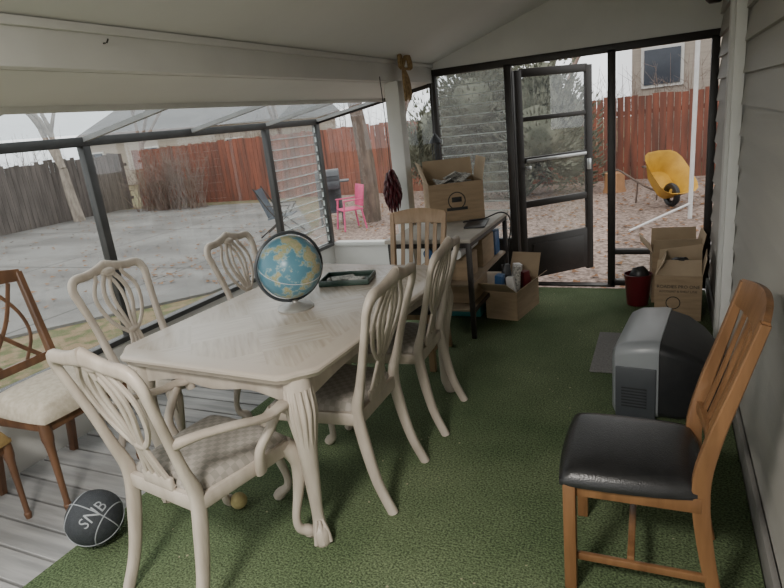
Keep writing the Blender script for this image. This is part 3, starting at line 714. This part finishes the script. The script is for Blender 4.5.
bn = empty("utility_bench", (-1.53,4.40,0))
B().box((0,0,0.735),(0.66,1.14,0.03),bevel=0.004).obj("bench_top", mat("bench_laminate",(0.38,0.345,0.30),0.5), bn)
b = B()
for sx in (-1,1):
    for sy in (-1,1): b.box((sx*0.30,sy*0.53,0.36),(0.035,0.035,0.72),bevel=0.003)
    b.box((sx*0.30,0,0.70),(0.02,1.06,0.04)); b.box((sx*0.30,0,0.20),(0.02,1.06,0.03))
for sy in (-1,1): b.box((0,sy*0.53,0.70),(0.6,0.02,0.04))
b.obj("bench_frame", DARKF, bn)
B().box((0,0,0.40),(0.60,1.05,0.018)).box((0,0,0.21),(0.60,1.05,0.014)).obj("bench_shelves", mat("shelf_wood",(0.30,0.23,0.16),0.6), bn)
B().box((0.12,-0.30,0.50),(0.26,0.26,0.18),bevel=0.004).box((0.12,0.12,0.52),(0.28,0.34,0.22),bevel=0.004).box((0.12,-0.2,0.30),(0.30,0.40,0.15),bevel=0.004).obj("storage_cartons", CARD, bn)
My = Matrix.Rotation(math.pi/2,4,'X')
b = B(); b.lathe([(0.035,-0.22),(0.04,-0.22),(0.04,0.22),(0.035,0.22)],c=(0.20,-0.30,0.63),M=My,n=18); b.obj("paper_roll", WHITEP, bn)
b = B(); b.lathe([(0.03,-0.24),(0.042,-0.24),(0.042,0.24),(0.03,0.24)],c=(0.09,-0.32,0.632),M=My,n=18); b.obj("poster_tube", BLACKP, bn)
b = B(); b.lathe([(0.03,-0.20),(0.038,-0.20),(0.038,0.20),(0.03,0.20)],c=(-0.02,-0.30,0.628),M=My,n=18); b.obj("blue_roll", BLUE, bn)
B().box((0.16,0.38,0.52),(0.22,0.14,0.2),bevel=0.01).obj("blue_case", BLUE, bn)
B().box((0.06,0.14,0.07),(0.34,0.5,0.12),bevel=0.01).obj("tub", TEAL, bn)
B().box((0.22,-0.02,0.757),(0.16,0.34,0.014),rot=(0,0,0.15),bevel=0.003).obj("dark_folders", BLACKP, bn)
B().sweep([(0.1,0.0,0.765,0.006),(0.24,0.1,0.77,0.006),(0.36,0.2,0.80,0.006),(0.42,0.25,0.72,0.006),(0.40,0.2,0.5,0.006),(0.36,0.1,0.3,0.006),(0.345,-0.05,0.02,0.006)],n=6,sub=5).obj("cable", BLACKP, bn)

# ------------------------------------------------------------------ hanging things
ri = empty("dried_chili_ristra", (-1.85,4.05,0))
B().sweep([(0,0,1.22,0.003),(0,0,1.6,0.003),(-0.01,0,1.90,0.003)], n=6, sub=3).obj("cord", BLACKP, ri)
b = B()
for i in range(54):
    z = 1.24 - 0.25*(i/54); a = i*2.4; rr = 0.012+0.042*math.sin(math.pi*min(1,(i+6)/62))
    ux, uy = math.cos(a), math.sin(a)
    b.sweep([(0,0,z,0.006),(ux*rr*0.8,uy*rr*0.8,z-0.01,0.012),(ux*rr*1.2,uy*rr*1.2,z-0.05,0.009),(ux*rr*1.1,uy*rr*1.1,z-0.10,0.002)], n=6, sub=2)
b.obj("chilies", CHILI, ri)
b = B()
ra = empty("raffia_bow", (-1.83,4.43,0))
for i in range(11):
    s = (-1)**i; k = random.uniform(0.7,1.3)
    b.sweep([(0,0,1.98,0.012),(0.01,s*0.07*k,2.05+0.02*k,0.012),(0.02,s*0.10*k,1.97,0.012),(0.01,0,1.96,0.009)], n=5, sub=4)
for i in range(22):
    a = random.uniform(-0.08,0.08)
    b.sweep([(0,0,1.98,0.009),(0.015,a*0.7,1.88,0.011),(0.02,a,1.72+random.uniform(0,0.06),0.005)], n=5, sub=3)
b.obj("raffia", STRAW, ra)
wc = empty("wind_chime", (-1.86,5.10,0))
b = B(); b.sweep([(0,0,1.44,0.002),(0,0.02,1.90,0.002)],n=5,sub=1); b.lathe([(0.002,0.09),(0.03,0.05),(0.055,0.02),(0.06,0.0),(0.01,-0.01)],c=(0,0,1.36)); b.sweep([(0,0,1.36,0.008),(0,0,1.22,0.012),(0,0,1.19,0.004)],n=8,sub=1)
for k in range(4): b.sweep([(0.035*math.cos(k*1.57),0.035*math.sin(k*1.57),1.36,0.005),(0.035*math.cos(k*1.57),0.035*math.sin(k*1.57),1.22,0.005)],n=8,sub=1)
b.obj("chime_body", DGREY, wc)
wl = empty("wall_lantern", (XR-0.02,4.25,2.07))
B().box((-0.01,0,0.08),(0.03,0.10,0.14),bevel=0.006).lathe([(0.01,0.12),(0.05,0.09),(0.055,0.08),(0.05,0.0),(0.03,-0.02)],c=(-0.09,0,0)).sweep([(-0.01,0,0.12,0.008),(-0.05,0,0.15,0.008),(-0.09,0,0.12,0.008)],n=8,sub=3).obj("lantern_body", DARKF, wl)
B().sweep([(0,0,0,0.003),(0.02,0,0.0,0.003),(0.03,0,0.012,0.003)],n=6,sub=2).obj("ceiling_hook", DARKF, None, (XB+0.003,1.72,1.97))

# ------------------------------------------------------------------ exterior
GZ = -0.17
def ground(name, poly, z, mt):
    b = B(); b.prism(poly, z-0.04, z); return b.obj(name, mt)
ground("ground_lawn", [(-60,-30),(40,-30),(40,60),(-60,60)], GZ-0.03, GRASS)
ground("driveway", [(-8.9,-12),(-7.9,0.0),(-6.5,3.3),(-5.0,5.3),(-4.9,6.5),(-6.0,9.3),(-9,13.3),(-15.5,13.3),(-15.5,-12)], GZ, CONC)
ground("gravel_bed", [(-4.75,YB+0.15),(0.0,YB+0.15),(1.6,13.9),(-8.5,13.9),(-5.9,9.4),(-4.8,6.4)], GZ+0.005, GRAVEL)
ground("gravel_path", [(0.0,YB+0.15),(4.5,YB+0.15),(6,13.9),(1.6,13.9)], GZ+0.005, GRAVELG)
def fence(name, p0, p1, h, mt, w=0.14, jit=0.03, z0=GZ-0.05):
    a, c = Vector(p0), Vector(p1); L = (c-a).length; D = (c-a)/L; ang = math.atan2(D.y, D.x); b = B(); k = int(L/w)
    for i in range(k):
        p = a + D*(w*(i+0.5)); hh = h+random.uniform(-jit,jit)
        b.box((p.x,p.y,z0+hh/2),(w-0.012,0.02,hh),rot=(random.uniform(-0.01,0.01),0,ang+random.uniform(-0.04,0.04)))
    for zz in (0.35, h-0.35):
        m = (a+c)/2; nrm = Vector((-D.y,D.x))*0.03
        b.box((m.x+nrm.x,m.y+nrm.y,z0+zz),(L,0.04,0.09),rot=(0,0,ang))
    return b.obj(name, mt)
fence("fence_red", (-15.5,14.2), (9.0,14.2), 1.80, FENCER)
fence("fence_grey", (-15.9,-6), (-15.6,14.0), 1.75, FENCEG, jit=0.05)

def tree(name, loc, mt, trunk_h, r0, depth, spread=0.55, lean=(0,0), seedv=1, minr=0.006):
    rnd = random.Random(seedv); b = B()
    def grow(p, dvec, L, r, dep):
        e = p + dvec*L; mid = p+dvec*L*0.5+Vector((rnd.uniform(-1,1),rnd.uniform(-1,1),0))*L*0.06
        b.sweep([(*p,r),(*mid,r*0.85),(*e,r*0.68)], n=6 if dep<3 else 4, sub=2 if dep<3 else 1)
        if dep >= depth: return
        for k in range(rnd.choice((2,3,3)) if dep>0 else 3):
            nd = (dvec + Vector((rnd.uniform(-1,1),rnd.uniform(-1,1),rnd.uniform(-0.3,0.6)))*spread).normalized()
            grow(e if k else mid+(e-mid)*0.8, nd, L*rnd.uniform(0.62,0.85), max(minr,r*0.6), dep+1)
    grow(Vector((0,0,0)), Vector((lean[0],lean[1],1)).normalized(), trunk_h, r0, 0)
    return b.obj(name, mt, None, loc)
tree("bare_tree", (-15.0,11.4,GZ-0.03), BARKL, 1.5, 0.17, 6, 0.75, (-0.1,0), 3, 0.012)
tree("bare_tree", (-4.95,9.8,GZ-0.03), BARK, 2.3, 0.17, 5, 0.6, (-0.05,0), 5)
for i,(x,y,s) in enumerate(((-18,17,11),(-12,17.5,12),(-7,16.5,13),(-2.5,17,14),(-21,9,15),(3.5,17.5,16),(-20,3,17))):
    tree("bare_tree", (x,y,GZ-0.03), TWIG, 1.9, 0.12, 6, 0.7, (0,0), s, 0.008)
def twigs(name, p0, p1, h, n, mt, depth=0.6, seedv=2):
    rnd = random.Random(seedv); b = B(); a, c = Vector((*p0,0)), Vector((*p1,0))
    for i in range(n):
        p = a.lerp(c, rnd.random())+Vector((rnd.uniform(-depth,depth),rnd.uniform(-depth,depth),GZ)); hh = h*rnd.uniform(0.5,1.15)
        q = p+Vector((rnd.uniform(-0.4,0.4),rnd.uniform(-0.4,0.4),hh)); m = p.lerp(q,0.5)+Vector((rnd.uniform(-0.12,0.12),rnd.uniform(-0.12,0.12),0))
        b.sweep([(*p,0.012),(*m,0.008),(*q,0.003)], n=3, sub=1)
        for k in range(4):
            s = p.lerp(q, rnd.uniform(0.4,0.95)); e = s+Vector((rnd.uniform(-0.35,0.35),rnd.uniform(-0.35,0.35),rnd.uniform(0.05,0.35)))
            b.sweep([(*s,0.006),(*e,0.002)], n=3, sub=1)
    return b.obj(name, mt)
twigs("bare_hedge", (-17.4,2), (-17.4,13), 2.3, 450, TWIG)
twigs("bare_hedge", (-14.0,12.8), (-11.9,13.0), 1.6, 200, TWIG, depth=0.25, seedv=4)
twigs("bare_hedge", (-13,15.6), (8,15.6), 2.3, 700, TWIG, seedv=6)
def bush(name, loc, rad, n, mt, seedv):
    rnd = random.Random(seedv); b = B()
    lobes = [(Vector((rnd.uniform(-0.6,0.6)*rad[0],rnd.uniform(-0.6,0.6)*rad[1],rnd.uniform(0.3,1.4)*rad[2])), rnd.uniform(0.35,0.6)) for _ in range(16)]
    for i in range(n):
        lc, lr = rnd.choice(lobes); dvec = Vector((rnd.gauss(0,1),rnd.gauss(0,1),rnd.gauss(0,1))).normalized()
        p = lc + Vector((dvec.x*rad[0]*lr,dvec.y*rad[1]*lr,dvec.z*rad[2]*lr))*rnd.uniform(0.6,1.12)
        if p.z < 0.02: continue
        up = (dvec+Vector((0,0,0.8))).normalized(); s = rnd.uniform(0.04,0.10); side = up.orthogonal().normalized()
        side = Matrix.Rotation(rnd.uniform(0,6.28),3,up) @ side
        b.add([p-side*s*0.35, p+side*s*0.35, p+up*s*1.5], [(0,1,2)])
    for lc, lr in lobes:
        b.sweep([(0,0,0,0.04),(*(lc*0.5),0.03),(*lc,0.01)], n=5, sub=1)
        b.sphere(lc, 1.0, (rad[0]*lr*0.6,rad[1]*lr*0.6,rad[2]*lr*0.6), n=10, m=7)
    return b.obj(name, mt, None, loc)
bush("juniper_bush", (-2.6,12.0,GZ), (1.5,1.2,1.6), 14000, JUN, 1)
bush("juniper_bush", (-4.75,13.0,GZ), (0.8,0.7,1.3), 8000, JUN, 2)
b = B(); rnd = random.Random(9)
for i in range(3600):
    x, y = rnd.uniform(-7,2.5), rnd.uniform(5.5,13.8)
    if i > 2900: x, y = rnd.uniform(-15,-6.5), rnd.uniform(2,13)
    s = rnd.uniform(0.02,0.05); a = rnd.uniform(0,6.28)
    b.add([(x+s*math.cos(a),y+s*math.sin(a),GZ+0.02),(x+s*math.cos(a+2.2),y+s*math.sin(a+2.2),GZ+0.035),(x+s*math.cos(a+4.2),y+s*math.sin(a+4.2),GZ+0.02)], [(0,1,2)])
b.obj("fallen_leaves", mat("dead_leaf",(0.25,0.12,0.05),0.9,(0.14,0.07,0.035),3))

def house(name, loc, rotz, w, dp, h, rh):
    e = empty(name, loc, rotz)
    B().box((0,0,h/2),(w,dp,h)).obj("house_walls", HOUSE, e)
    b = B(); o = 0.4
    b.add([(-w/2-o,-dp/2-o,h-0.1),(w/2+o,-dp/2-o,h-0.1),(w/2+o,dp/2+o,h-0.1),(-w/2-o,dp/2+o,h-0.1),(-w/2-o,0,h+rh),(w/2+o,0,h+rh)],
          [(0,1,5,4),(2,3,4,5),(1,2,5),(3,0,4),(3,2,1,0)]); b.obj("house_roof", ROOF, e)
    b = B(); b2 = B()
    for x in (-w*0.42,-w*0.12,w*0.3):
        b.box((x,-dp/2-0.02,h*0.52),(1.0,0.06,1.0)); b2.box((x,-dp/2-0.06,h*0.52),(0.85,0.04,0.85))
    b.obj("window_trims", WHITE, e); b2.obj("window_panes", WINB, e)
house("neighbour_house", (3.7,21,GZ), 0.0, 9, 7, 4.6, 1.6)
house("neighbour_house", (-23,27,GZ), 0.1, 12, 7, 2.6, 1.5)
house("neighbour_house", (-27,8,GZ), 1.5, 12, 7, 2.6, 1.5)

wbr = empty("wheelbarrow", (-0.06,10.5,GZ+0.006), rot=(0,0,0.6), scale=0.95)
vs = []
for (hx2,hy2,z) in ((0.20,0.30,0.30),(0.34,0.46,0.62),(0.35,0.48,0.63),(0.33,0.45,0.61),(0.19,0.29,0.32)):
    ring = []
    for k in range(16):
        a = 2*math.pi*k/16; cx_, cy_ = math.cos(a), math.sin(a)
        ring.append((hx2*math.copysign(abs(cx_)**0.55,cx_), hy2*math.copysign(abs(cy_)**0.55,cy_), z))
    vs += ring
fs = []
for i in range(4):
    for k in range(16): fs.append((i*16+k,i*16+(k+1)%16,(i+1)*16+(k+1)%16,(i+1)*16+k))
fs += [tuple(reversed(range(16))), tuple(range(64,80))]
b = B(); b.add(vs, fs); b.obj("tray", YEL, wbr, (0,0.10,0.12), (0.75,0,0))
b = B(); b.torus((0,-0.35,0.20),0.15,0.05,M=Matrix.Rotation(math.pi/2,4,'Y'),n=28); b.obj("wheel", BLACKP, wbr)
b = B()
for s in (-1,1): b.sweep([(s*0.06,-0.38,0.20,0.018),(s*0.18,0.1,0.32,0.018),(s*0.26,0.75,0.55,0.018),(s*0.27,0.9,0.56,0.02)],n=8,sub=3); b.sweep([(s*0.2,0.3,0.38,0.015),(s*0.2,0.35,0.01,0.015)],n=8,sub=1)
b.obj("handles", BARK, wbr)
e = empty("galvanised_tub", (0.12,6.25,GZ+0.006))
B().lathe([(0.16,0.0),(0.17,0.02),(0.20,0.28),(0.21,0.285),(0.205,0.30),(0.19,0.29),(0.16,0.04),(0.01,0.035)],n=32).torus((0,0,0.16),0.188,0.006,n=32).obj("tub_body", GALV, e)
sw = empty("white_swing_frame", (0.36,9.2,GZ))
b = B(); b.sweep([(0.0,0,0.005,0.03),(0.02,0,2.8,0.03)],n=10,sub=1); b.sweep([(-0.75,-0.9,0.03,0.016),(0.0,0.0,0.22,0.016)],n=10,sub=1); b.sweep([(0.02,0,2.8,0.03),(1.2,0.5,2.8,0.03)],n=10,sub=1); b.sweep([(1.2,0.5,2.8,0.03),(1.2,0.5,0.005,0.03)],n=10,sub=1)
b.obj("frame_tubes", WHITEP, sw)
e = empty("tree_stump", (-0.85,12.2,GZ)); B().lathe([(0.22,0.0),(0.19,0.1),(0.18,0.36),(0.17,0.37)],n=20).obj("stump_body", mat("cut_wood",(0.36,0.19,0.09),0.8), e)
gr = empty("barbecue_grill", (-5.66,9.55,GZ+0.006), rotz=0.5)
b = B(); b.box((0,0,0.75),(0.44,0.40,0.16),bevel=0.03); b.sweep([(-0.22,0,0.86,0.19,0.17),(0.22,0,0.86,0.19,0.17)],ref=(0,1,0),n=18,sub=1)
for sx in (-1,1):
    for sy in (-1,1): b.box((sx*0.20,sy*0.16,0.35),(0.03,0.03,0.7))
b.box((0,0,0.25),(0.44,0.36,0.02)); b.box((0,0.17,0.45),(0.40,0.015,0.45)); b.box((0.30,0,0.80),(0.18,0.34,0.025)); b.sweep([(-0.2,-0.22,0.92,0.012),(0.2,-0.22,0.92,0.012)],ref=(0,0,1),n=8,sub=1)
b.obj("grill_body", DGREY, gr)
pc = empty("plastic_garden_chair", (-5.02,9.1,GZ+0.006), rotz=2.4, scale=0.85)
b = B(); b.box((0,0,0.42),(0.46,0.44,0.03),bevel=0.01); b.box((0,-0.24,0.68),(0.46,0.03,0.44),rot=(0.15,0,0),bevel=0.01)
for sx in (-1,1):
    b.box((sx*0.23,0,0.62),(0.05,0.42,0.025),bevel=0.008)
    for sy in (-1,1): b.sweep([(sx*0.20,sy*0.18,0.60 if sy>0 else 0.42,0.02),(sx*0.24,sy*0.24,0,0.018)],n=8,sub=1)
b.obj("chair_shell", PINK, pc)
pa = empty("patio_recliner", (-6.25,8.8,GZ), rotz=math.radians(-70), scale=0.9)
b = B(); b.box((0,0.0,0.38),(0.5,0.5,0.02),rot=(0.12,0,0)); b.box((0,-0.32,0.66),(0.5,0.02,0.60),rot=(0.35,0,0))
b.obj("sling", SLING, pa)
b = B()
for s in (-1,1):
    b.sweep([(s*0.27,0.35,0.01,0.014),(s*0.27,-0.1,0.42,0.014),(s*0.27,-0.44,0.98,0.014)],n=8,sub=4); b.sweep([(s*0.27,-0.42,0.01,0.014),(s*0.27,0.05,0.36,0.014),(s*0.27,0.22,0.58,0.014)],n=8,sub=4)
    b.sweep([(s*0.28,0.25,0.60,0.022,0.012),(s*0.28,-0.25,0.62,0.022,0.012)],n=8,sub=1)
b.obj("tube_frame", DARKF, pa)

# ------------------------------------------------------------------ light
w = bpy.data.worlds.new("overcast"); bpy.context.scene.world = w; w.use_nodes = True
n = w.node_tree; bg = n.nodes["Background"]
tc = n.nodes.new("ShaderNodeTexCoord"); sp = n.nodes.new("ShaderNodeSeparateXYZ"); n.links.new(tc.outputs["Generated"], sp.inputs[0])
r = n.nodes.new("ShaderNodeValToRGB"); el = r.color_ramp.elements
el[0].position=0.0; el[0].color=(0.88,0.90,0.91,1); el[1].position=0.6; el[1].color=(1.0,0.985,0.955,1)
n.links.new(sp.outputs[2], r.inputs[0]); n.links.new(r.outputs[0], bg.inputs["Color"]); bg.inputs["Strength"].default_value = 2.2
s = bpy.data.lights.new("sun", 'SUN'); s.energy = 1.0; s.angle = math.radians(30); s.color = (1,0.95,0.89)
so = bpy.data.objects.new("overcast_sun", s); C.objects.link(so); so.rotation_euler = (math.radians(35), math.radians(-25), 0)
lf = empty("added_fill_light", (-0.9,-0.3,2.25))  # unseen fill light added behind the camera to brighten the interior
B().lathe([(0.16,0.05),(0.165,0.04),(0.16,0.0),(0.12,-0.03),(0.02,-0.04)],n=28).obj("fill_light_shade", WHITEP, lf)
la = bpy.data.lights.new("fill_lamp", 'AREA'); la.shape='DISK'; la.size = 0.5; la.energy = 100; la.color = (1,0.95,0.88)
lo = bpy.data.objects.new("fill_lamp", la); C.objects.link(lo); lo.parent = lf; lo.location = (0,0,-0.06)

# ------------------------------------------------------------------ camera
cam = bpy.data.cameras.new("camera"); co = bpy.data.objects.new("camera", cam); C.objects.link(co)
cam.sensor_width = 36; cam.lens = 585/784*36; cam.clip_start = 0.02; cam.clip_end = 300
rx = Vector((0.9089,0.4036,-0.1046)); bz = Vector((0.4163,-0.8649,0.2805)); bz.normalize(); rx = (rx-bz*rx.dot(bz)).normalized(); uy = bz.cross(rx)
M = Matrix((rx,uy,bz)).transposed().to_4x4(); M.translation = Vector((0,0,1.58)); co.matrix_world = M
bpy.context.scene.camera = co
